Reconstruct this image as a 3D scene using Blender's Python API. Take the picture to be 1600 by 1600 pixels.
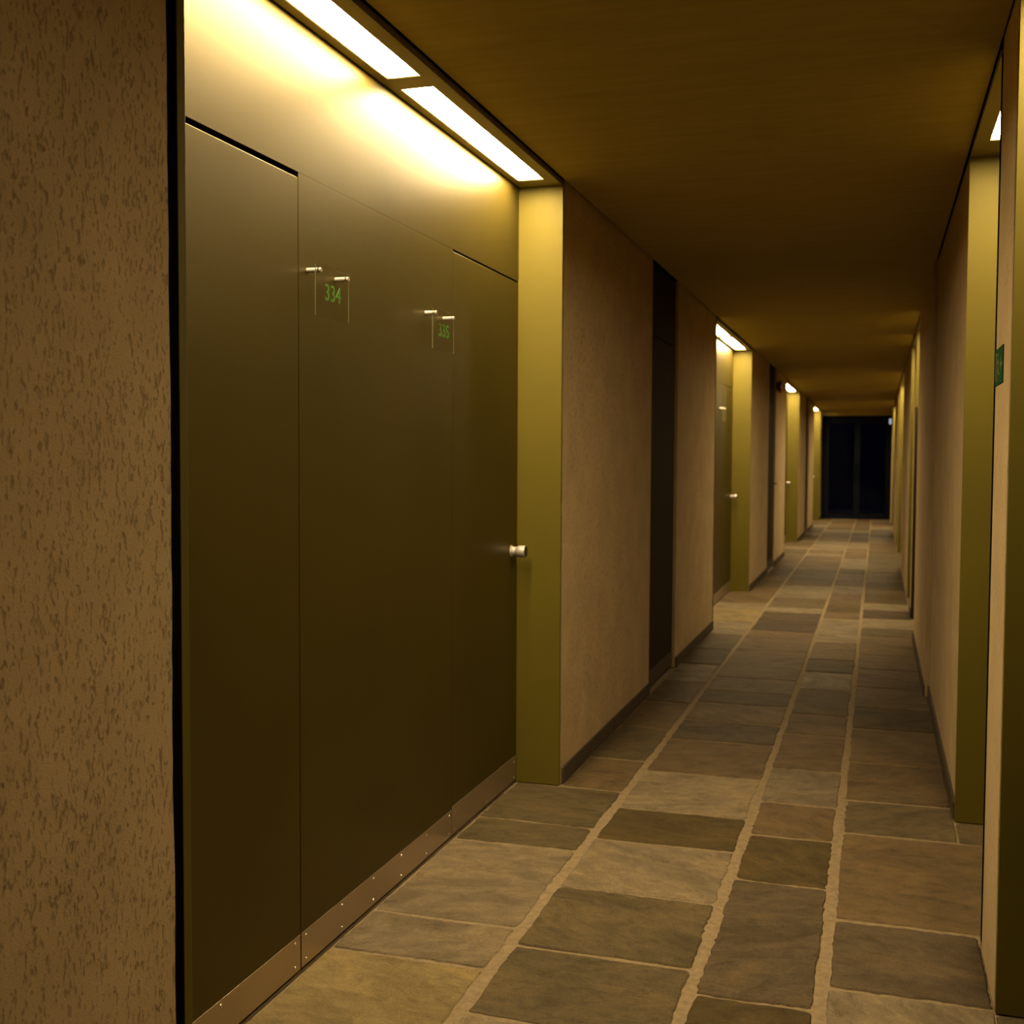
import bpy, bmesh, math, random
from mathutils import Matrix, Vector

# ---------------------------------------------------------------- reset
for o in list(bpy.data.objects):
    bpy.data.objects.remove(o)
scene = bpy.context.scene
COL = scene.collection

# ---------------------------------------------------------------- camera
# corridor runs along +Y, X to the right, floor at z = 0, photographer at the origin
cam_data = bpy.data.cameras.new('camera')
cam = bpy.data.objects.new('camera', cam_data)
COL.objects.link(cam)
scene.camera = cam
AX = (0.95326468, 0.01881441, -0.30155009)      # world X seen from the camera: right, down, forward
AY = (0.30209518, -0.04285413, 0.95231404)
AZ = (0.00499456, -0.99890417, -0.04653507)
cam.matrix_world = Matrix((
    (AX[0], -AX[1], -AX[2], 0.0),
    (AY[0], -AY[1], -AY[2], 0.0),
    (AZ[0], -AZ[1], -AZ[2], 1.35),
    (0, 0, 0, 1)))
cam_data.sensor_width = 36.0
cam_data.lens = 36.0 * 1800 / 1600
cam_data.clip_start = 0.05
cam_data.clip_end = 200
cam_data.dof.use_dof = True
cam_data.dof.focus_distance = 2.75
cam_data.dof.aperture_fstop = 6.0

# ---------------------------------------------------------------- night sky and exposure
world = bpy.data.worlds.new('night')
scene.world = world
world.use_nodes = True
world.node_tree.nodes['Background'].inputs[0].default_value = (0.12, 0.25, 1.0, 1)
world.node_tree.nodes['Background'].inputs[1].default_value = 0.03
scene.view_settings.view_transform = 'Standard'
scene.view_settings.look = 'None'
scene.view_settings.exposure = 0.0
scene.view_settings.gamma = 1.0
scene.view_settings.use_curve_mapping = False

LAMP_COLOR = (1.0, 0.785, 0.45)
LAMP_STRENGTH = 122.0

# ---------------------------------------------------------------- main dimensions (metres)
XL, XLB = -1.23, -1.416         # left wall face, back of the left recesses
XR, XRB = 0.30, 0.487           # right wall face, back of the right recesses
CEIL = 2.468
SOFF = 2.452
Y0, Y1 = -3.0, 27.5
DOOR_TOP = 2.062
KICK = 0.10
LEFT_REC = [(1.875, 4.545), (9.235, 11.905), (16.615, 19.40), (24.02, 26.86)]
RIGHT_REC = [(1.79, 2.985), (3.452, 4.553), (9.20, 10.40), (10.86, 11.95), (15.4, 17.78), (18.25, 19.33), (22.8, 25.2)]
LEFT_CUP = [(6.505, 7.40), (13.90, 14.85), (21.30, 22.2)]


# ---------------------------------------------------------------- materials
def nodes_of(name):
    m = bpy.data.materials.new(name)
    m.use_nodes = True
    nt = m.node_tree
    return m, nt, nt.nodes['Principled BSDF']


def nd(nt, kind, **kw):
    n = nt.nodes.new(kind)
    for k, v in kw.items():
        if k in n.inputs:
            n.inputs[k].default_value = v
        else:
            setattr(n, k, v)
    return n


def simple(name, col, rough=0.5, metal=0.0, spec=0.5):
    m, nt, b = nodes_of(name)
    b.inputs['Base Color'].default_value = (*col, 1)
    b.inputs['Roughness'].default_value = rough
    b.inputs['Metallic'].default_value = metal
    b.inputs['Specular IOR Level'].default_value = spec
    return m


def ramp(nt, stops):
    r = nt.nodes.new('ShaderNodeValToRGB')
    e = r.color_ramp.elements
    e[0].position, e[0].color = stops[0][0], (*stops[0][1], 1)
    e[1].position, e[1].color = stops[-1][0], (*stops[-1][1], 1)
    for p, c in stops[1:-1]:
        x = e.new(p)
        x.color = (*c, 1)
    return r


def mat_plaster(name, col):
    m, nt, b = nodes_of(name)
    geo = nd(nt, 'ShaderNodeNewGeometry')
    mp = nd(nt, 'ShaderNodeMapping')
    mp.inputs['Scale'].default_value = (1, 1, 0.42)
    nt.links.new(geo.outputs['Position'], mp.inputs['Vector'])
    n1 = nd(nt, 'ShaderNodeTexNoise', Scale=120.0, Detail=5.0, Roughness=0.68)
    n2 = nd(nt, 'ShaderNodeTexNoise', Scale=260.0, Detail=2.0)
    n3 = nd(nt, 'ShaderNodeTexNoise', Scale=5.0, Detail=4.0)
    nt.links.new(mp.outputs[0], n1.inputs['Vector'])
    nt.links.new(geo.outputs['Position'], n2.inputs['Vector'])
    nt.links.new(geo.outputs['Position'], n3.inputs['Vector'])
    pit = ramp(nt, [(0.29, (0, 0, 0)), (0.44, (1, 1, 1))])
    nt.links.new(n1.outputs['Fac'], pit.inputs[0])
    add = nd(nt, 'ShaderNodeMath', operation='MULTIPLY_ADD')
    add.inputs[1].default_value = 0.25
    nt.links.new(n2.outputs['Fac'], add.inputs[0])
    nt.links.new(pit.outputs[0], add.inputs[2])
    bump = nd(nt, 'ShaderNodeBump', Strength=0.9, Distance=0.0045)
    nt.links.new(add.outputs[0], bump.inputs['Height'])
    nt.links.new(bump.outputs[0], b.inputs['Normal'])
    base = ramp(nt, [(0.3, tuple(c * 0.9 for c in col)), (0.7, tuple(min(1, c * 1.06) for c in col))])
    nt.links.new(n3.outputs['Fac'], base.inputs[0])
    mix = nd(nt, 'ShaderNodeMix', data_type='RGBA', blend_type='MULTIPLY')
    mix.inputs[0].default_value = 1.0
    pit_shade = ramp(nt, [(0.0, (0.85, 0.83, 0.79)), (0.6, (1, 1, 1))])  # pit shade put into the colour, as the bump alone shades weakly
    nt.links.new(pit.outputs[0], pit_shade.inputs[0])
    nt.links.new(base.outputs[0], mix.inputs[6])
    nt.links.new(pit_shade.outputs[0], mix.inputs[7])
    nt.links.new(mix.outputs[2], b.inputs['Base Color'])
    b.inputs['Roughness'].default_value = 0.95
    b.inputs['Specular IOR Level'].default_value = 0.04
    return m


def mat_metal(name, col, rough, metal, coat=0.0, spec=0.5):
    m, nt, b = nodes_of(name)
    geo = nd(nt, 'ShaderNodeNewGeometry')
    n1 = nd(nt, 'ShaderNodeTexNoise', Scale=420.0, Detail=2.0)
    n2 = nd(nt, 'ShaderNodeTexNoise', Scale=2.2, Detail=3.0)
    nt.links.new(geo.outputs['Position'], n1.inputs['Vector'])
    nt.links.new(geo.outputs['Position'], n2.inputs['Vector'])
    r = ramp(nt, [(0.3, tuple(c * 0.93 for c in col)), (0.7, tuple(min(1, c * 1.07) for c in col))])
    nt.links.new(n2.outputs['Fac'], r.inputs[0])
    nt.links.new(r.outputs[0], b.inputs['Base Color'])
    bump = nd(nt, 'ShaderNodeBump', Strength=0.05, Distance=0.001)
    nt.links.new(n1.outputs['Fac'], bump.inputs['Height'])
    nt.links.new(bump.outputs[0], b.inputs['Normal'])
    b.inputs['Roughness'].default_value = rough
    b.inputs['Metallic'].default_value = metal
    b.inputs['Coat Weight'].default_value = coat
    b.inputs['Specular IOR Level'].default_value = spec
    b.inputs['Coat Roughness'].default_value = 0.42
    return m


def mat_stone():
    m, nt, b = nodes_of('split_stone')
    info = nd(nt, 'ShaderNodeObjectInfo')
    geo = nd(nt, 'ShaderNodeNewGeometry')
    off = nd(nt, 'ShaderNodeVectorMath', operation='ADD')
    sc = nd(nt, 'ShaderNodeMath', operation='MULTIPLY')
    sc.inputs[1].default_value = 37.0
    nt.links.new(info.outputs['Random'], sc.inputs[0])
    nt.links.new(geo.outputs['Position'], off.inputs[0])
    nt.links.new(sc.outputs[0], off.inputs[1])
    rot = nd(nt, 'ShaderNodeVectorRotate', rotation_type='Z_AXIS')
    ang = nd(nt, 'ShaderNodeMath', operation='MULTIPLY_ADD')
    ang.inputs[1].default_value = 1.6
    ang.inputs[2].default_value = -0.6
    nt.links.new(info.outputs['Random'], ang.inputs[0])
    nt.links.new(off.outputs[0], rot.inputs['Vector'])
    nt.links.new(ang.outputs[0], rot.inputs['Angle'])
    mp = nd(nt, 'ShaderNodeMapping')
    mp.inputs['Scale'].default_value = (1.0, 1.7, 1.0)
    nt.links.new(rot.outputs[0], mp.inputs['Vector'])
    big = nd(nt, 'ShaderNodeTexNoise', Scale=3.2, Detail=6.0, Roughness=0.6, Distortion=0.9)
    mid = nd(nt, 'ShaderNodeTexNoise', Scale=14.0, Detail=7.0, Roughness=0.66, Distortion=0.6)
    fine = nd(nt, 'ShaderNodeTexNoise', Scale=120.0, Detail=5.0, Roughness=0.75)
    for n in (big, mid, fine):
        nt.links.new(mp.outputs[0], n.inputs['Vector'])
    # colour: stone tint x cloudy variation, with warm rusty patches
    var = ramp(nt, [(0.32, (0.70, 0.68, 0.65)), (0.5, (1.0, 0.99, 0.97)), (0.68, (1.26, 1.20, 1.08))])
    nt.links.new(big.outputs['Fac'], var.inputs[0])
    m1 = nd(nt, 'ShaderNodeMix', data_type='RGBA', blend_type='MULTIPLY')
    m1.inputs[0].default_value = 1.0
    nt.links.new(info.outputs['Color'], m1.inputs[6])
    nt.links.new(var.outputs[0], m1.inputs[7])
    speck = ramp(nt, [(0.36, (0.52, 0.52, 0.50)), (0.5, (1, 1, 1)), (0.66, (1.45, 1.42, 1.38))])
    mixf = nd(nt, 'ShaderNodeMath', operation='MULTIPLY_ADD')
    mixf.inputs[1].default_value = 0.5
    half = nd(nt, 'ShaderNodeMath', operation='MULTIPLY')
    half.inputs[1].default_value = 0.5
    nt.links.new(mid.outputs['Fac'], mixf.inputs[0])
    nt.links.new(fine.outputs['Fac'], half.inputs[0])
    nt.links.new(half.outputs[0], mixf.inputs[2])
    nt.links.new(mixf.outputs[0], speck.inputs[0])
    m2 = nd(nt, 'ShaderNodeMix', data_type='RGBA', blend_type='MULTIPLY')
    m2.inputs[0].default_value = 0.9
    nt.links.new(m1.outputs[2], m2.inputs[6])
    nt.links.new(speck.outputs[0], m2.inputs[7])
    nt.links.new(m2.outputs[2], b.inputs['Base Color'])
    # relief: riven layers and fine grit
    rid = ramp(nt, [(0.0, (0, 0, 0)), (0.44, (0.35, 0.35, 0.35)), (0.47, (0.62, 0.62, 0.62)), (1.0, (1, 1, 1))])
    nt.links.new(big.outputs['Fac'], rid.inputs[0])
    a = nd(nt, 'ShaderNodeMath', operation='MULTIPLY_ADD')
    a.inputs[1].default_value = 0.55
    nt.links.new(mid.outputs['Fac'], a.inputs[0])
    nt.links.new(rid.outputs[0], a.inputs[2])
    a2 = nd(nt, 'ShaderNodeMath', operation='MULTIPLY_ADD')
    a2.inputs[1].default_value = 0.5
    nt.links.new(fine.outputs['Fac'], a2.inputs[0])
    nt.links.new(a.outputs[0], a2.inputs[2])
    bump = nd(nt, 'ShaderNodeBump', Strength=0.55, Distance=0.006)
    nt.links.new(a2.outputs[0], bump.inputs['Height'])
    nt.links.new(bump.outputs[0], b.inputs['Normal'])
    b.inputs['Roughness'].default_value = 0.72
    b.inputs['Specular IOR Level'].default_value = 0.10
    return m


def mat_noisy(name, c0, c1, scale, rough, bump_d, stretch=(1, 1, 1)):
    m, nt, b = nodes_of(name)
    geo = nd(nt, 'ShaderNodeNewGeometry')
    mp = nd(nt, 'ShaderNodeMapping')
    mp.inputs['Scale'].default_value = stretch
    nt.links.new(geo.outputs['Position'], mp.inputs['Vector'])
    n = nd(nt, 'ShaderNodeTexNoise', Scale=scale, Detail=6.0, Roughness=0.65)
    nt.links.new(mp.outputs[0], n.inputs['Vector'])
    r = ramp(nt, [(0.3, c0), (0.7, c1)])
    nt.links.new(n.outputs['Fac'], r.inputs[0])
    nt.links.new(r.outputs[0], b.inputs['Base Color'])
    bump = nd(nt, 'ShaderNodeBump', Strength=0.6, Distance=bump_d)
    nt.links.new(n.outputs['Fac'], bump.inputs['Height'])
    nt.links.new(bump.outputs[0], b.inputs['Normal'])
    b.inputs['Roughness'].default_value = rough
    b.inputs['Specular IOR Level'].default_value = 0.08
    return m


def mat_lamp(name, col, strength):
    m, nt, b = nodes_of(name)
    b.inputs['Base Color'].default_value = (0.8, 0.8, 0.8, 1)
    b.inputs['Emission Color'].default_value = (*col, 1)
    b.inputs['Emission Strength'].default_value = strength
    return m


def mat_glass(name, col, rough=0.0, ior=1.45):
    m, nt, b = nodes_of(name)
    b.inputs['Base Color'].default_value = (*col, 1)
    b.inputs['Roughness'].default_value = rough
    b.inputs['Transmission Weight'].default_value = 1.0
    b.inputs['IOR'].default_value = ior
    return m


def mat_clear(name):
    """thin clear sheet: see-through with a Fresnel reflection"""
    m, nt, b = nodes_of(name)
    nt.nodes.remove(b)
    out = [n for n in nt.nodes if n.type == 'OUTPUT_MATERIAL'][0]
    tr = nd(nt, 'ShaderNodeBsdfTransparent')
    tr.inputs[0].default_value = (1, 1, 0.99, 1)
    gl = nd(nt, 'ShaderNodeBsdfGlossy')
    gl.inputs['Roughness'].default_value = 0.05
    fr = nd(nt, 'ShaderNodeFresnel')
    fr.inputs[0].default_value = 1.4
    mx = nd(nt, 'ShaderNodeMixShader')
    geo = nd(nt, 'ShaderNodeNewGeometry')
    inv = nd(nt, 'ShaderNodeMath', operation='SUBTRACT')
    inv.inputs[0].default_value = 1.0
    nt.links.new(geo.outputs['Backfacing'], inv.inputs[1])
    mu = nd(nt, 'ShaderNodeMath', operation='MULTIPLY')
    nt.links.new(fr.outputs[0], mu.inputs[0])
    nt.links.new(inv.outputs[0], mu.inputs[1])
    nt.links.new(mu.outputs[0], mx.inputs[0])
    nt.links.new(tr.outputs[0], mx.inputs[1])
    nt.links.new(gl.outputs[0], mx.inputs[2])
    nt.links.new(mx.outputs[0], out.inputs[0])
    return m


M = {
    'plaster': mat_plaster('rough_plaster', (0.470, 0.348, 0.190)),
    'door': mat_metal('bronze_door_metal', (0.078, 0.0565, 0.0095), 0.43, 0.45, 0.0, 0.06),
    'jamb': mat_metal('olive_jamb_metal', (0.110, 0.085, 0.0095), 0.55, 0.10, 0.0, 0.15),
    'soffit': mat_metal('soffit_metal', (0.20, 0.155, 0.05), 0.5, 0.3),
    'kick': mat_metal('satin_kick_steel', (0.46, 0.37, 0.26), 0.33, 0.85),
    'steel': mat_metal('brushed_steel', (0.80, 0.74, 0.66), 0.25, 1.0),
    'satin': mat_metal('satin_steel', (0.48, 0.42, 0.36), 0.5, 0.5),
    'black': simple('dark_gap', (0.004, 0.0035, 0.003), 0.9, 0.0, 0.0),
    'blackcap': simple('black_plastic', (0.01, 0.01, 0.01), 0.4),
    'brown': mat_metal('dark_brown_door', (0.030, 0.020, 0.008), 0.8, 0.0, 0.0, 0.04),
    'stone': mat_stone(),
    'mortar': mat_noisy('sandy_mortar', (0.150, 0.110, 0.061), (0.225, 0.166, 0.095), 45.0, 0.95, 0.004),
    'ceiling': mat_noisy('boarded_concrete', (0.35, 0.272, 0.080), (0.42, 0.326, 0.102), 9.0, 0.9, 0.004, (0.35, 3.0, 1.0)),
    'skirt': mat_noisy('skirting_stone', (0.055, 0.041, 0.025), (0.09, 0.068, 0.042), 30.0, 0.7, 0.002),
    'lamp': mat_lamp('lamp_diffuser', LAMP_COLOR, LAMP_STRENGTH),
    'cool': mat_lamp('cool_lamp_diffuser', (0.45, 0.72, 1.0), 0.45),
    'acrylic': mat_clear('clear_acrylic'),
    'acrylic_edge': simple('polished_acrylic_edge', (0.10, 0.095, 0.055), 0.3),
    'green': simple('green_lettering', (0.05, 0.22, 0.006), 0.5),
    'signgreen': simple('exit_sign_green', (0.006, 0.050, 0.010), 0.7, 0.0, 0.03),
    'signpale': simple('exit_sign_pale', (0.15, 0.17, 0.08), 0.7, 0.0, 0.03),
    'red': simple('alarm_red', (0.10, 0.007, 0.006), 0.35),
    'glass': mat_glass('night_glass', (0.8, 0.85, 0.9), 0.0, 1.12),
    'frame': simple('dark_door_frame', (0.003, 0.004, 0.007), 0.8, 0.0, 0.1),
    'slab': mat_noisy('outside_slab', (0.08, 0.09, 0.1), (0.14, 0.15, 0.16), 6.0, 0.7, 0.003),
    'dark': simple('night_wall', (0.05, 0.05, 0.06), 0.8),
}

# ---------------------------------------------------------------- object helpers
WL = {}     # world location of every object made here


def tag(o, label=None, cat=None, group=None, kind=None):
    if label:
        o['label'] = label
    if cat:
        o['category'] = cat
    if group:
        o['group'] = group
    if kind:
        o['kind'] = kind
    return o


def empty(name, loc):
    o = bpy.data.objects.new(name, None)
    o.empty_display_size = 0.05
    COL.objects.link(o)
    o.location = loc
    WL[o.name] = Vector(loc)
    return o


def link(name, bm, mat, parent=None, smooth=False):
    """world-space bmesh -> object with its origin at the bottom centre"""
    bm.verts.ensure_lookup_table()
    xs = [v.co.x for v in bm.verts]
    ys = [v.co.y for v in bm.verts]
    zs = [v.co.z for v in bm.verts]
    c = Vector(((min(xs) + max(xs)) / 2, (min(ys) + max(ys)) / 2, min(zs)))
    bmesh.ops.translate(bm, verts=bm.verts, vec=-c)
    bmesh.ops.recalc_face_normals(bm, faces=bm.faces)
    me = bpy.data.meshes.new(name)
    if smooth:
        for f in bm.faces:
            f.smooth = True
    bm.to_mesh(me)
    bm.free()
    me.materials.append(M[mat])
    o = bpy.data.objects.new(name, me)
    COL.objects.link(o)
    WL[o.name] = c
    if parent is not None:
        o.parent = parent
        o.location = c - WL[parent.name]
    else:
        o.location = c
    return o


def share(src, name, world, parent):
    """another object with the same mesh data"""
    o = bpy.data.objects.new(name, src.data)
    COL.objects.link(o)
    o.parent = parent
    o.location = Vector(world) - WL[parent.name]
    WL[o.name] = Vector(world)
    return o


def add_box(bm, x0, x1, y0, y1, z0, z1, bevel=0.0):
    r = bmesh.ops.create_cube(bm, size=1.0)
    vs = r['verts']
    for v in vs:
        v.co = Vector((x0 + (v.co.x + 0.5) * (x1 - x0), y0 + (v.co.y + 0.5) * (y1 - y0), z0 + (v.co.z + 0.5) * (z1 - z0)))
    if bevel:
        es = list({e for v in vs for e in v.link_edges})
        bmesh.ops.bevel(bm, geom=es, offset=bevel, segments=2, affect='EDGES', profile=0.5)


def box(name, x0, x1, y0, y1, z0, z1, mat, parent=None, bevel=0.0):
    bm = bmesh.new()
    add_box(bm, min(x0, x1), max(x0, x1), y0, y1, z0, z1, bevel)
    return link(name, bm, mat, parent)


def lathe(name, prof, origin, axis, mat, parent, seg=28):
    """profile of (distance along axis, radius) turned about an axis"""
    bm = bmesh.new()
    ax = Vector(axis).normalized()
    u = ax.orthogonal().normalized()
    w = ax.cross(u)
    rings = []
    for d, r in prof:
        rings.append([bm.verts.new(Vector(origin) + ax * d + (u * math.cos(2 * math.pi * k / seg) + w * math.sin(2 * math.pi * k / seg)) * r) for k in range(seg)])
    for a, b in zip(rings, rings[1:]):
        for k in range(seg):
            bm.faces.new((a[k], a[(k + 1) % seg], b[(k + 1) % seg], b[k]))
    bm.faces.new(rings[0])
    bm.faces.new(rings[-1])
    return link(name, bm, mat, parent)


# ---------------------------------------------------------------- floor: mortar bed with split stone slabs
floor = box('floor', XLB - 0.02, XRB + 0.02, Y0, Y1, -0.10, -0.004, 'mortar')
tag(floor, 'corridor floor of split stone slabs in sandy mortar', 'floor', kind='structure')

TAN = (0.1367, 0.1039, 0.0609)
YEL = (0.1518, 0.1126, 0.0491)
BRN = (0.0949, 0.0637, 0.0293)
DBR = (0.0606, 0.0413, 0.0142)
GRN = (0.0761, 0.0562, 0.0267)
GRY = (0.0687, 0.0492, 0.0268)
PUR = (0.0542, 0.0360, 0.0197)
RANDT = [TAN, TAN, BRN, BRN, GRN, GRY, DBR, BRN]

rs = random.Random(11)


def slab(x0, x1, y0, y1, tint, near):
    bm = bmesh.new()
    step = 0.020 if near else 0.12
    jit = 0.0040 if near else 0.003
    cr = [rs.uniform(0.004, 0.016) for _ in range(4)]
    if rs.random() < 0.25:
        cr[rs.randrange(4)] = rs.uniform(0.02, 0.04)
    sk = [rs.uniform(-0.006, 0.006) for _ in range(4)]
    cs = [(x0, y0 + sk[0]), (x1, y0 + sk[1]), (x1, y1 + sk[2]), (x0, y1 + sk[3])]
    pts = []
    for i in range(4):
        a = Vector((*cs[i], 0))
        b = Vector((*cs[(i + 1) % 4], 0))
        p = Vector((*cs[i - 1], 0))
        d = (b - a).normalized()
        e = (p - a).normalized()
        r = cr[i]
        pts.append(a + e * r)
        pts.append(a + (d + e) * r * 0.3)
        L = (b - a).length - r - cr[(i + 1) % 4]
        n = max(1, int(L / step))
        ph = rs.uniform(0, 6)
        amp = rs.uniform(0.3, 1.15)
        nrm = Vector((-d.y, d.x, 0))
        for k in range(n):
            q = a + d * (r + L * k / n)
            t = k / n
            q += d * rs.uniform(-0.006, 0.006) * (1 if 0 < k and near else 0)
            q += nrm * (rs.uniform(-jit, jit) * amp + 0.0020 * math.sin(ph + t * 7.0))
            pts.append(q)
    c = Vector(((x0 + x1) / 2, (y0 + y1) / 2, 0))
    h = rs.uniform(-0.0012, 0.0014)
    tilt = (rs.uniform(-0.003, 0.003), rs.uniform(-0.003, 0.003))

    def ring(inset, z):
        out = []
        for q in pts:
            v = c - q
            v.normalize()
            s = q + v * inset
            zz = z + (tilt[0] * (s.x - c.x) + tilt[1] * (s.y - c.y) if z > -0.01 else 0)
            out.append(bm.verts.new((s.x, s.y, zz)))
        return out
    r0 = ring(0.0, -0.012)
    r1 = ring(0.0005, h - 0.0035)
    r2 = ring(0.006, h)
    n = len(pts)
    for a, b in ((r0, r1), (r1, r2)):
        for k in range(n):
            bm.faces.new((a[k], a[(k + 1) % n], b[(k + 1) % n], b[k]))
    bm.faces.new(r2)
    o = link('stone_slab', bm, 'stone', floor)
    f = rs.uniform(0.93, 1.07)
    o.color = (tint[0] * f, tint[1] * f, tint[2] * f, 1)
    return o


J1, J2, J3 = -0.950, -0.430, -0.110


def fill(start, stop, lo, hi):
    out = []
    y = start
    while y < stop - 0.25:
        y += rs.uniform(lo, hi)
        out.append(round(y, 3))
    return out


col1 = [-0.35, 0.30, 0.86, 1.42, 1.86, 2.30, 2.825, 3.107, 3.796, 4.055, 4.542, 5.04, 5.70, 6.32, 6.95, 7.58, 8.22, 8.957, 9.215, 9.67, 10.54, 10.97, 11.50, 11.925]
col1 += fill(11.925, 16.1, 0.45, 0.70) + [16.60] + fill(16.60, 18.9, 0.45, 0.7) + [19.42] + fill(19.42, 23.5, 0.5, 0.8) + [24.0] + fill(24.0, 26.3, 0.5, 0.8) + [26.88, 27.5]
col2 = [-0.5, 0.1, 0.65, 1.25, 1.75, 2.16, 2.585, 3.0, 3.463, 3.954, 4.34, 4.898, 5.509, 5.947, 6.398, 6.745, 7.185, 8.277, 9.25, 9.87, 10.40, 10.77, 11.51, 11.94, 12.7, 13.52]
col2 += fill(13.52, 27.2, 0.45, 0.85) + [27.5]
col3 = [-0.4, 0.2, 0.75, 1.2, 1.8, 2.25, 2.863, 3.705, 4.175, 4.595, 5.12, 5.79, 6.263, 6.948, 7.535, 8.026, 8.785, 10.15, 10.61, 11.035]
col3 += fill(11.035, 27.2, 0.45, 0.85) + [27.5]
col4 = [-0.6, -0.05, 0.60, 1.15, 1.9, 2.45, 3.004, 3.468, 4.30, 4.728, 5.33, 6.01, 6.535, 7.126, 7.744, 8.33, 9.224, 9.645, 10.27, 10.84, 11.375, 12.134]
col4 += fill(12.134, 27.2, 0.45, 0.8) + [27.5]
known = {
    (1, 2.30): YEL, (1, 2.825): TAN, (1, 3.107): TAN, (1, 3.796): GRN, (1, 4.055): GRN, (1, 4.542): BRN, (1, 5.04): GRN, (1, 5.70): BRN,
    (1, 9.67): YEL, (1, 9.215): TAN, (1, 8.957): TAN, (1, 10.54): TAN,
    (2, 2.16): TAN, (2, 2.585): GRN, (2, 3.0): GRN, (2, 3.463): TAN, (2, 3.954): DBR, (2, 4.34): TAN, (2, 4.898): BRN, (2, 5.509): GRY, (2, 5.947): BRN,
    (2, 6.398): DBR, (2, 6.745): BRN, (2, 9.25): PUR, (2, 9.87): PUR, (2, 10.40): TAN, (2, 10.77): GRN, (2, 11.51): TAN, (2, 12.7): DBR,
    (3, 2.25): DBR, (3, 2.863): GRY, (3, 3.705): DBR, (3, 4.175): BRN, (3, 4.595): TAN, (3, 5.12): BRN, (3, 5.79): BRN, (3, 6.263): DBR, (3, 6.948): TAN, (3, 8.785): TAN,
    (4, 2.45): TAN, (4, 3.004): GRY, (4, 3.468): BRN, (4, 4.30): GRN, (4, 4.728): BRN, (4, 5.33): BRN, (4, 6.01): DBR, (4, 6.535): BRN, (4, 9.645): TAN, (4, 10.27): PUR,
}
G = 0.011
for ci, ys in ((1, col1), (2, col2), (3, col3), (4, col4)):
    for a, b in zip(ys, ys[1:]):
        if b - a < 0.05:
            continue
        w2 = 0.0175 if b < 5 else 0.0145 if b < 8 else 0.012
        if ci == 1:
            inr = any(a > s - 0.06 and b < e + 0.06 for s, e in LEFT_REC)
            x0, x1 = (XLB + 0.006 if inr else XL + 0.012), J1 - w2
        elif ci == 2:
            x0, x1 = J1 + w2, J2 - w2
        elif ci == 3:
            x0, x1 = J2 + w2, J3 - w2
        else:
            inr = any(a > s - 0.04 and b < e + 0.01 for s, e in RIGHT_REC)
            x0, x1 = J3 + w2, (XRB - 0.006 if inr else XR - 0.003)
        gg = G if (ci, a) != (4, 2.45) else 0.006
        slab(x0, x1, a + gg * 0.8, b - gg * 0.8, known.get((ci, a), rs.choice(RANDT)), b < 7.5)

for s, e in RIGHT_REC:      # filler slabs at the foot of the right recesses
    cov = [(a, b) for a, b in zip(col4, col4[1:]) if a > s - 0.04 and b < e + 0.01]
    edges = [s] + [v for ab in cov for v in ab] + [e]
    for a, b in ((edges[0], edges[1]), (edges[-2], edges[-1])):
        if b - a > 0.09:
            slab(XR + 0.002, XRB - 0.006, a + 0.008, b - 0.008, GRN, False)

# ---------------------------------------------------------------- ceiling
ceil = box('ceiling', XL + 0.014, XR - 0.006, Y0, Y1, CEIL, CEIL + 0.08, 'ceiling')
tag(ceil, 'low flat ceiling of yellowish board-marked concrete', 'ceiling', kind='structure')
box('ceiling_backing', XLB - 0.25, XRB + 0.25, Y0, Y1, CEIL + 0.08, CEIL + 0.12, 'black', ceil)
# recessed joints between the ceiling panels are too faint to see; the groove along the walls stays open and dark


# ---------------------------------------------------------------- plaster walls
def wall_seg(name, xf, side, ya, yb, label, ragged):
    """rendered wall piece with slightly wavy vertical edges; side -1 is left, +1 right"""
    bm = bmesh.new()
    n = 60 if ragged else 8
    rw = random.Random(int(ya * 100) + 5)
    xb = xf + side * 0.16
    rows = []
    wa = wb = 0.0
    for k in range(n + 1):
        z = (SOFF + 0.03) * k / n
        if ragged:
            wa = wa * 0.7 + rw.uniform(-0.0016, 0.0016)
            wb = wb * 0.7 + rw.uniform(-0.0016, 0.0016)
        r = 0.004
        p = [(xb, ya + wa), (xf + side * r, ya + wa), (xf, ya + wa + r), (xf, yb + wb - r), (xf + side * r, yb + wb), (xb, yb + wb)]
        rows.append([bm.verts.new((x, y, z)) for x, y in p])
    for a, b in zip(rows, rows[1:]):
        for k in range(6):
            bm.faces.new((a[k], a[(k + 1) % 6], b[(k + 1) % 6], b[k]))
    bm.faces.new(rows[0])
    bm.faces.new(rows[-1])
    o = link(name, bm, 'plaster')
    return tag(o, label, 'wall', kind='structure')


def baseboard(name, xf, side, ya, yb, label):
    root = empty(name, (xf, (ya + yb) / 2, 0))
    tag(root, label, 'baseboard', kind='structure')
    n = max(1, round((yb - ya) / 0.55))
    for k in range(n):
        a = ya + (yb - ya) * k / n + 0.0015
        b = ya + (yb - ya) * (k + 1) / n - 0.0015
        box('skirting_stone', xf, xf - side * 0.010, a, b, -0.003, 0.066, 'skirt', root, 0.0015)


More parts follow.
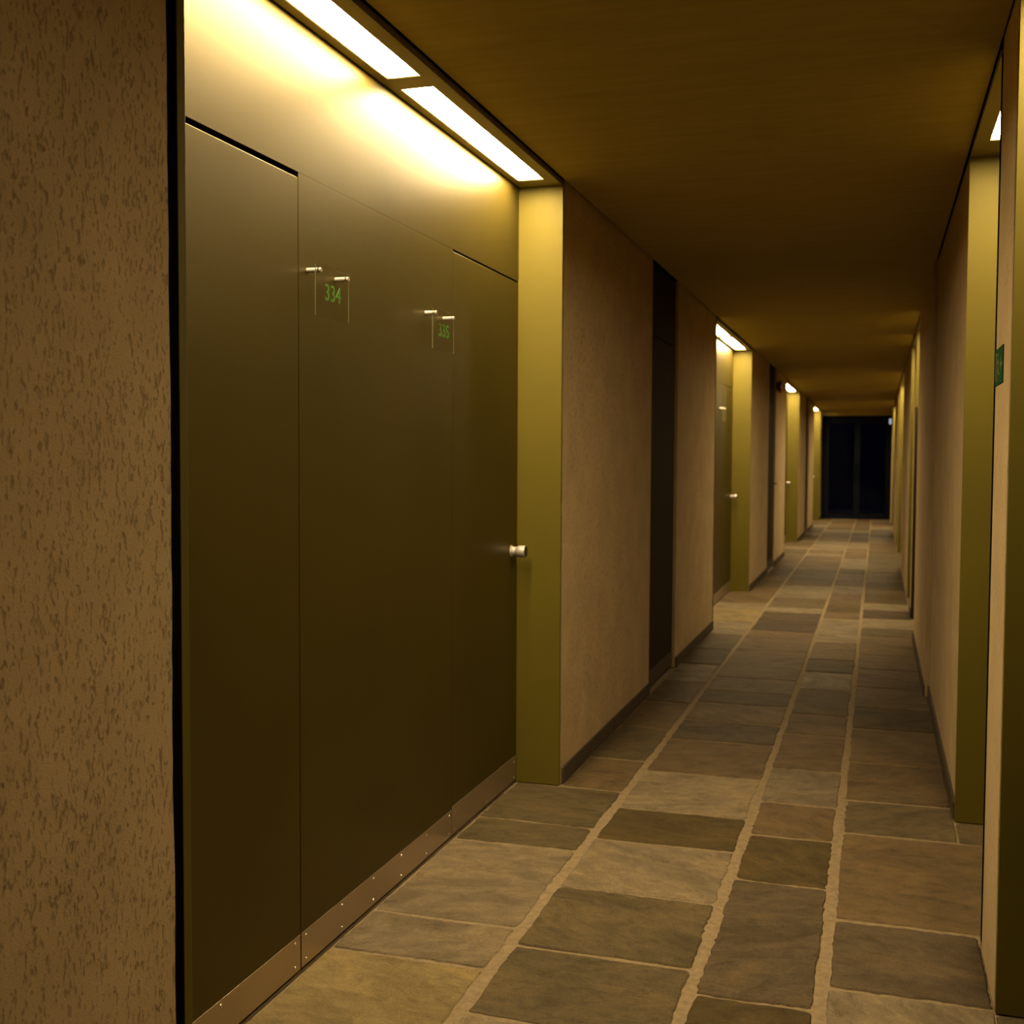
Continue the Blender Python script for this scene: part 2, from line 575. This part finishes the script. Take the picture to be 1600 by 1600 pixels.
GAP, JT = 0.027, 0.026      # shadow gap beside a recess, thickness of its metal jamb
left_edges = []
cuts = sorted([(s - GAP - JT, e + 0.030, 'r') for s, e in LEFT_REC] + [(a, b, 'c') for a, b in LEFT_CUP])
y = Y0
for a, b, k in cuts:
    left_edges.append((y, a))
    y = b
left_edges.append((y, Y1))
LW = [
    'coarse plaster wall nearest the camera, left of door 334',
    'plaster wall between the first lit recess and the near brown door',
    'plaster wall between the near brown door and the second lit recess',
    'plaster wall after the second lit recess, before the red alarm bell',
    'narrow plaster wall beyond the red alarm bell',
    'plaster wall after the third lit recess on the left',
    'far plaster wall before the last lit recess on the left',
    'short plaster wall between the last left recess and the dark end',
]
for (a, b), lab in zip(left_edges, LW):
    wall_seg('wall_left', XL, -1, a, b, lab, a < 7.5)
for (a, b), lab in zip(left_edges, LW):
    if a > 0:
        baseboard('baseboard_left', XL, -1, a + 0.002, b - 0.002, 'dark stone skirting under the ' + lab.replace('plaster ', ''))

right_edges = []
y = Y0
for s, e in RIGHT_REC:
    right_edges.append((y, s - 0.080))
    y = e + 0.030
right_edges.append((y, Y1))
RW = [
    'plaster wall on the right beside the camera',
    'plaster pier on the right carrying the green exit sign',
    'long plaster wall on the right beyond the exit sign pier',
    'plaster pier on the right behind the dark olive panel',
    'plaster wall on the right beyond the second pier',
    'third plaster pier on the right side',
    'distant plaster wall on the right',
    'last plaster wall on the right before the dark end',
]
for i, ((a, b), lab) in enumerate(zip(right_edges, RW)):
    if i == 2:
        wall_seg('wall_right', XR + 0.006, 1, a, 6.95, lab, True)
        wall_seg('wall_right', XR - 0.017, 1, 6.95, b, 'slightly projecting plaster wall on the right with a vertical edge', False)
        baseboard('baseboard_right', XR + 0.006, 1, a + 0.002, 6.945, 'dark skirting along the long right wall')
        baseboard('baseboard_right', XR - 0.017, 1, 6.952, b - 0.002, 'dark skirting along the projecting right wall')
    else:
        wall_seg('wall_right', XR, 1, a, b, lab, i == 1)
        if i == 3:
            baseboard('baseboard_right', XR, 1, a + 0.002, b - 0.002, 'thin dark skirting at the foot of the ' + 'pier by the olive panel')
wb = box('wall_back', XLB, XRB, Y0 - 0.1, Y0, 0, CEIL + 0.1, 'plaster')
tag(wb, 'plaster wall closing the corridor behind the camera', 'wall', kind='structure')


# ---------------------------------------------------------------- recesses with metal lining, doors and lights
screw_src = None


def add_screw(x, y, z, side, parent):
    global screw_src
    if screw_src is None or screw_src[1] != side:
        o = lathe('screw', [(0, 0.0045), (0.0012, 0.0042), (0.0018, 0.0025)], (x, y, z), (-side, 0, 0), 'steel', parent, 8)
        screw_src = (o, side)
        return
    src = screw_src[0]
    c = Vector((x - side * 0.0009, y, z - 0.0045))
    share(src, 'screw', c, parent)


DOORN = [0]
TRIMN = [0]


def leaf_box(xo, xi, ya, yb, za, zb, parent, side, ch):
    """door leaf with a chamfered top edge on the corridor side"""
    bm = bmesh.new()
    pr = [(xo, za), (xo, zb - ch), (xo + side * ch, zb), (xi, zb), (xi, za)]
    r = [[bm.verts.new((x, y_, z)) for x, z in pr] for y_ in (ya, yb)]
    for k in range(5):
        bm.faces.new((r[0][k], r[0][(k + 1) % 5], r[1][(k + 1) % 5], r[1][k]))
    bm.faces.new(r[0])
    bm.faces.new(r[1])
    return link('leaf', bm, 'door', parent)


def make_knob(parent, x, y, z, side):
    d = (-side, 0, 0)
    k = lathe('knob', [(0.0, 0.024), (0.003, 0.024), (0.003, 0.019), (0.026, 0.019), (0.029, 0.0225), (0.033, 0.0245), (0.058, 0.0245), (0.061, 0.0235)], (x, y, z), d, 'satin', parent)
    for p in k.data.polygons:
        p.use_smooth = len(p.vertices) == 4
    tag(k, 'satin steel door knob with black end')
    lathe('end_cap', [(0.0605, 0.0222), (0.0625, 0.0215), (0.063, 0.014)], (x, y, z), d, 'blackcap', k)
    return k


def recess(side, s, e, text, detail, knob_ends):
    """one lit door recess: lining (trim), door leaves, lights"""
    xf, xb = (XL, XLB) if side < 0 else (XR, XRB)
    TRIMN[0] += 1
    t = empty('trim_%d' % TRIMN[0], ((xf + xb) / 2, (s + e) / 2, 0))
    tag(t, 'olive metal lining of the ' + text, 'recess lining', kind='structure')
    box('jamb', xf + (0.014 if side > 0 else 0), xb + side * 0.02, s - JT, s, 0.0, SOFF, 'jamb', t, 0.0012)
    box('jamb', xf, xb + side * 0.02, e, e + 0.018, 0.0, SOFF, 'jamb', t, 0.0012)
    # black strips fill the shadow gaps, standing in for the shade inside them
    if side < 0:
        box('shadow_gap', xf + side * 0.002, xf + side * 0.03, s - JT - 0.03, s - JT, 0.0, SOFF, 'black', t)
    else:
        box('shadow_gap', xf + 0.003, xf + 0.0135, s - 0.085, s - 0.002, 0.0, SOFF, 'black', t)
    box('shadow_gap', xf + side * 0.006, xf + side * 0.03, e + 0.018, e + 0.034, 0.0, SOFF, 'black', t)
    # transom panel above the doors
    box('transom_panel', xb, xb + side * 0.03, s, e, DOOR_TOP + 0.012, SOFF + 0.02, 'door', t)
    box('backing', xb + side * 0.031, xb + side * 0.05, s - JT, e + 0.018, 0.0, SOFF + 0.02, 'black', t)
    # soffit pan with openings for the lights
    wid = e - s
    nl = 2 if wid > 1.6 else 1
    if nl == 2:
        if abs(s - 1.875) < 0.01:
            spans = [(1.950, 3.143), (3.243, 4.430)]
        else:
            m = (s + e) / 2
            spans = [(s + 0.09, m - 0.05), (m + 0.05, e - 0.11)]
    else:
        spans = [(s + 0.10, e - 0.22)] if s > 3 else [(s + 0.45, e - 0.10)]
    lf, lb = xf + side * 0.048, xf + side * 0.154     # front and back edge of the diffusers
    bm = bmesh.new()
    zt = SOFF + 0.02
    def bx(xa, xb_, ya, yb):
        add_box(bm, min(xa, xb_), max(xa, xb_), ya, yb, SOFF, zt)
    bx(xf + side * 0.001, lf, s, e)
    bx(lb, xb - side * 0.003, s, e)
    ed = [s] + [v for sp in spans for v in sp] + [e]
    for a, b in zip(ed[0::2], ed[1::2]):
        bx(lf, lb, a, b)
    link('soffit', bm, 'soffit', t)
    for i, (a, b) in enumerate(spans):
        l = empty('recessed_light', ((lf + lb) / 2, (a + b) / 2, SOFF))
        which = '' if nl == 1 else (', nearer of the pair' if i == 0 else ', farther of the pair')
        tag(l, 'strip light over the ' + text + which, 'light', 'strip lights above the door recesses')
        box('diffuser', lf + side * 0.003, lb - side * 0.003, a + 0.003, b - 0.003, SOFF + 0.014, SOFF + 0.019, 'lamp', l)
        bm = bmesh.new()
        x0, x1 = min(lf, lb), max(lf, lb)
        add_box(bm, x0 + 0.0004, x0 + 0.0025, a + 0.0004, b - 0.0004, SOFF + 0.001, SOFF + 0.024)
        add_box(bm, x1 - 0.0025, x1 - 0.0004, a + 0.0004, b - 0.0004, SOFF + 0.001, SOFF + 0.024)
        add_box(bm, x0 + 0.0025, x1 - 0.0025, a + 0.0004, a + 0.0025, SOFF + 0.001, SOFF + 0.024)
        add_box(bm, x0 + 0.0025, x1 - 0.0025, b - 0.0025, b - 0.0004, SOFF + 0.001, SOFF + 0.024)
        add_box(bm, x0 + 0.0025, x1 - 0.0025, a + 0.0025, b - 0.0025, SOFF + 0.020, SOFF + 0.024)
        link('housing', bm, 'soffit', l)
    # doors and fixed panel
    if nl == 2:
        dl = (s + 0.012, s + 0.780)
        dr = (e - 0.765, e - 0.006)
        leaves = [(dl, 0), (dr, 1)]
        fx = box('fixed_panel', xb, xb + side * 0.03, dl[1] + 0.0048, dr[0] - 0.0018, 0.012, DOOR_TOP + 0.0112, 'door', t)
        kp = box('kick_plate', xb - side * 0.0015, xb, dl[1] + 0.0048, dr[0] - 0.0018, 0.012, KICK + 0.004, 'kick', t, 0.0004)
        if detail:
            n = 6
            for k in range(n):
                yy = dl[1] + 0.03 + (dr[0] - dl[1] - 0.06) * k / (n - 1)
                add_screw(xb - side * 0.0016, yy, KICK - 0.010, side, kp)
                add_screw(xb - side * 0.0016, yy, 0.026, side, kp)
    else:
        leaves = [((s + 0.012, e - 0.006), 1)]
    for (a, b), end in leaves:
        DOORN[0] += 1
        lab = ('door 334, the nearer leaf' if end == 0 else 'door 335, the farther leaf') if detail else ('nearer door' if end == 0 else 'farther door' if nl == 2 else 'single door')
        d = empty('door_%d' % DOORN[0], (xb, (a + b) / 2, 0))
        tag(d, 'flush bronze metal ' + lab + ' in the ' + text, 'door', kind='structure')
        leaf_box(xb - side * 0.0003, xb + side * 0.03, a, b, 0.010, DOOR_TOP + (0.0 if end == 0 else 0.005), d, side, 0.0045 if end == 0 else 0.0030)
        xk = xb - side * 0.0018
        kp = box('kick_plate', xk, xb - side * 0.0003, a + 0.002, b - 0.002, 0.012, KICK + (0.004 if end == 0 else 0.014), 'kick', d, 0.0004)
        if detail:
            for k in range(3):
                yy = a + 0.03 + (b - a - 0.06) * k / 2
                add_screw(xk, yy, KICK - 0.010, side, kp)
                add_screw(xk, yy, 0.026, side, kp)
        ky = a + 0.06 if end == 0 else b - 0.075
        make_knob(d, xb - side * 0.0003, ky, 0.972, side)
    return t


NTH = ['first', 'second', 'third', 'last']
for i, (s, e) in enumerate(LEFT_REC):
    recess(-1, s, e, NTH[i] + ' recess on the left', i == 0, True)
RT = ['recess on the right nearest the camera', 'recess behind the exit sign pier on the right', 'recess by the olive panel on the right',
      'fourth recess on the right', 'fifth recess on the right', 'sixth recess on the right', 'farthest recess on the right']
for (s, e), tx in zip(RIGHT_REC, RT):
    recess(1, s, e, tx, False, True)


# ---------------------------------------------------------------- brown flush doors in the plaster, left side
for i, (a, b) in enumerate(LEFT_CUP):
    DOORN[0] += 1
    xd = XL - 0.018
    d = empty('door_%d' % DOORN[0], (xd, (a + b) / 2, 0))
    tag(d, ['dark brown flush service door between two plaster walls, nearest one', 'dark brown service door beside the red alarm bell',
            'distant dark brown service door before the last recess'][i], 'door', kind='structure')
    box('leaf', xd, xd - 0.04, a + 0.012, b - 0.012, 0.010, DOOR_TOP, 'brown', d, 0.001)
    box('transom_panel', xd, xd - 0.04, a + 0.012, b - 0.012, DOOR_TOP + 0.006, SOFF + 0.02, 'brown', d, 0.001)
    box('backing', xd - 0.041, xd - 0.06, a, b, 0, SOFF + 0.02, 'black', d)
    box('kick_plate', xd + 0.0015, xd, a + 0.016, b - 0.014, 0.018, 0.112, 'skirt', d, 0.0004)
    for z in (0.222, 1.03, 1.852):
        lathe('hinge', [(0, 0.008), (0.085, 0.008)], (xd + 0.006, a + 0.010, z - 0.042), (0, 0, 1), 'blackcap', d, 12)
    if i != 1:
        continue
    hb = box('handle', xd + 0.006, xd, b - 0.10, b - 0.065, 0.96, 1.12, 'blackcap', d, 0.002)
    lathe('lever', [(0, 0.008), (0.045, 0.008)], (xd + 0.006, b - 0.082, 1.05), (1, 0, 0), 'blackcap', hb, 12)


# ---------------------------------------------------------------- room number signs
def text_mesh(name, body, width, height, mat, parent, corner, x):
    """digits facing +X; corner = (y of the left edge, z of the baseline)"""
    cu = bpy.data.curves.new('digits', 'FONT')
    cu.body = body
    cu.size = 1.0
    cu.extrude = 0.0
    cu.resolution_u = 4
    tmp = bpy.data.objects.new('tmp_text', cu)
    COL.objects.link(tmp)
    dg = bpy.context.evaluated_depsgraph_get()
    me = bpy.data.meshes.new_from_object(tmp.evaluated_get(dg))
    bpy.data.objects.remove(tmp)
    bpy.data.curves.remove(cu)
    bm = bmesh.new()
    bm.from_mesh(me)
    bpy.data.meshes.remove(me)
    xs = [v.co.x for v in bm.verts]
    ys = [v.co.y for v in bm.verts]
    sx = width / (max(xs) - min(xs))
    sy = height / (max(ys) - min(ys))
    x0, y0 = min(xs), min(ys)
    for v in bm.verts:
        v.co = Vector((x, corner[0] + (v.co.x - x0) * sx, corner[1] + (v.co.y - y0) * sy))
    ext = bmesh.ops.extrude_face_region(bm, geom=bm.faces[:])
    bmesh.ops.translate(bm, verts=[g for g in ext['geom'] if isinstance(g, bmesh.types.BMVert)], vec=(0.0006, 0, 0))
    return link(name, bm, mat, parent)


def number_sign(y0, y1, z0, z1, body, label):
    r = empty('room_number_sign', (XLB, (y0 + y1) / 2, z0))
    tag(r, label, 'sign', 'clear acrylic room number signs')
    xp = XLB + 0.032
    pl = box('plate', xp, xp + 0.0028, y0, y1, z0, z1, 'acrylic', r)
    pl.data.materials.append(M['acrylic_edge'])
    for p in pl.data.polygons:
        p.material_index = 0 if abs(p.normal.x) > 0.5 else 1
    for yy in (y0 + 0.020, y1 - 0.012):
        st = lathe('standoff', [(0, 0.0062), (0.0318, 0.0062)], (XLB, yy, z1 - 0.013), (1, 0, 0), 'satin', r, 20)
        lathe('standoff_cap', [(0.0350, 0.0062), (0.0400, 0.0062), (0.0405, 0.0056)], (XLB, yy, z1 - 0.013), (1, 0, 0), 'satin', st, 20)
    if body:
        text_mesh('number', body, 0.092, 0.043, 'green', r, (y0 + 0.052, z0 + 0.044), xp + 0.0029)
    return r


number_sign(2.686, 2.880, 1.716, 1.846, '334', 'clear acrylic sign reading 334, the nearer one, between the two door leaves')
number_sign(3.504, 3.698, 1.706, 1.836, '335', 'clear acrylic plate on pins reading 335, close to the door with the knob')
number_sign(10.86, 11.05, 1.711, 1.841, '', 'small clear sign on pins in the second left recess')

# ---------------------------------------------------------------- green exit sign on the right pier
r = empty('exit_sign', (XR, 3.261, 1.548))
tag(r, 'green running figure exit sign on the right plaster pier', 'sign')
ya, yb, za, zb = 3.166, 3.356, 1.549, 1.645
xs_ = XR - 0.003
box('board', XR, xs_, ya, yb, za, zb, 'signgreen', r, 0.0004)


def flat(name, polys, mat, parent):
    """thin raised print; (u, v) in 0..1 on the sign, u runs from the viewer's left (far end) to the right"""
    bm = bmesh.new()
    for poly in polys:
        lo = [bm.verts.new((xs_, yb - u * (yb - ya), za + v * (zb - za))) for u, v in poly]
        hi = [bm.verts.new((xs_ - 0.0006, yb - u * (yb - ya), za + v * (zb - za))) for u, v in poly]
        n = len(poly)
        bm.faces.new(lo)
        bm.faces.new(hi)
        for k in range(n):
            bm.faces.new((lo[k], lo[(k + 1) % n], hi[(k + 1) % n], hi[k]))
    return link(name, bm, mat, parent)


def limb(p, q, w):
    dx, dy = q[0] - p[0], (q[1] - p[1]) * 0.5
    L = math.hypot(dx, dy)
    nx, ny = -dy / L * w, dx / L * w * 2
    return [(p[0] + nx, p[1] + ny), (p[0] - nx, p[1] - ny), (q[0] - nx, q[1] - ny), (q[0] + nx, q[1] + ny)]


head = [(0.36 + 0.032 * math.cos(t * math.pi / 5), 0.80 + 0.064 * math.sin(t * math.pi / 5)) for t in range(10)]
flat('running_figure', [head, limb((0.37, 0.70), (0.43, 0.44), 0.035), limb((0.37, 0.68), (0.27, 0.58), 0.014), limb((0.39, 0.66), (0.50, 0.60), 0.014),
                        limb((0.42, 0.45), (0.32, 0.30), 0.018), limb((0.32, 0.30), (0.33, 0.12), 0.016), limb((0.44, 0.45), (0.53, 0.28), 0.018), limb((0.53, 0.28), (0.63, 0.26), 0.015)], 'signpale', r)
flat('doorway', [[(0.05, 0.10), (0.08, 0.10), (0.08, 0.90), (0.05, 0.90)], [(0.08, 0.84), (0.24, 0.84), (0.24, 0.90), (0.08, 0.90)], [(0.21, 0.10), (0.24, 0.10), (0.24, 0.84), (0.21, 0.84)]], 'signpale', r)
flat('arrow', [[(0.72, 0.46), (0.93, 0.46), (0.93, 0.56), (0.72, 0.56)], [(0.66, 0.51), (0.76, 0.30), (0.76, 0.72)]], 'signpale', r)

# ---------------------------------------------------------------- red alarm bell on the left wall
r = empty('alarm_bell', (XL, 14.90, 2.27))
tag(r, 'dark red round alarm bell high on the left wall', 'alarm bell')
lathe('back_box', [(0, 0.055), (0.03, 0.055), (0.032, 0.045)], (XL, 14.90, 2.27), (1, 0, 0), 'red', r, 24)
g = lathe('gong', [(0.032, 0.078), (0.036, 0.080), (0.050, 0.076), (0.064, 0.060), (0.072, 0.034), (0.074, 0.012)], (XL, 14.90, 2.27), (1, 0, 0), 'red', r, 28)
lathe('bolt', [(0.074, 0.009), (0.080, 0.008)], (XL, 14.90, 2.27), (1, 0, 0), 'steel', g, 10)

# ---------------------------------------------------------------- dark olive panel in the right recess
r = empty('leaning_panel', (XR + 0.03, 10.37, 0))
tag(r, 'tall narrow dark olive panel standing in a far right recess', 'panel')
box('board', XR - 0.006, XR + 0.075, 10.345, 10.372, 0.0, 1.80, 'brown', r, 0.002)
box('edge_strip', XR + 0.030, XR + 0.036, 10.341, 10.3449, 0.01, 1.79, 'blackcap', r)

# ---------------------------------------------------------------- dark glazed end of the corridor
YE = Y1
lint = box('trim_end', XL - 0.1, XR + 0.1, YE - 0.25, YE, 2.36, CEIL - 0.001, 'ceiling')
tag(lint, 'pale lintel beam above the dark corridor end', 'lintel', kind='structure')
d = empty('door_%d' % (DOORN[0] + 1), ((XL + XR) / 2, YE, 0))
tag(d, 'dark glazed double door closing the far end of the corridor', 'door', kind='structure')
xm = (XL + XR) / 2
box('frame_post', XL - 0.06, XL + 0.10, YE, YE + 0.06, 0, 2.40, 'frame', d)
box('frame_post', XR - 0.05, XR + 0.06, YE, YE + 0.06, 0, 2.40, 'frame', d)
box('frame_head', XL + 0.10, XR - 0.05, YE, YE + 0.06, 2.28, 2.40, 'frame', d)
for a, b in ((XL + 0.103, xm + 0.018), (xm + 0.024, XR - 0.053)):
    lf = empty('door_leaf', ((a + b) / 2, YE + 0.03, 0))
    lf.parent = d
    lf.location = Vector(((a + b) / 2, YE + 0.03, 0)) - WL[d.name]
    bm = bmesh.new()
    add_box(bm, a, a + 0.06, YE + 0.01, YE + 0.05, 0.01, 2.275)
    add_box(bm, b - 0.06, b, YE + 0.01, YE + 0.05, 0.01, 2.275)
    add_box(bm, a + 0.06, b - 0.06, YE + 0.01, YE + 0.05, 0.01, 0.12)
    add_box(bm, a + 0.06, b - 0.06, YE + 0.01, YE + 0.05, 2.20, 2.275)
    link('leaf_frame', bm, 'frame', lf)
    box('pane', a + 0.06, b - 0.06, YE + 0.026, YE + 0.032, 0.12, 2.20, 'glass', lf)
    pull = lathe('pull_handle', [(0, 0.012), (0.4, 0.012)], (b - 0.03 if b < xm + 0.02 else a + 0.03, YE - 0.03, 0.9), (0, 0, 1), 'frame', lf, 10)
out = box('ground', -9, 8, YE + 0.0605, YE + 12, -0.16, -0.02, 'slab')
tag(out, 'dim bluish paving outside the glazed end door', 'paving', kind='structure')
ow = box('wall_outside', -9, 8, YE + 6, YE + 6.3, -0.02, 6.0, 'dark')
tag(ow, 'dark night wall seen through the end door', 'wall', kind='structure')

r = empty('wall_lamp', (XR, 26.3, 2.13))
tag(r, 'small dim bluish lamp high on the right near the dark end', 'lamp')
box('base', XR, XR - 0.02, 26.24, 26.36, 2.12, 2.26, 'frame', r, 0.003)
bm = bmesh.new()
add_box(bm, XR - 0.075, XR - 0.021, 26.25, 26.35, 2.13, 2.25, 0.012)
link('shade', bm, 'cool', r, True)
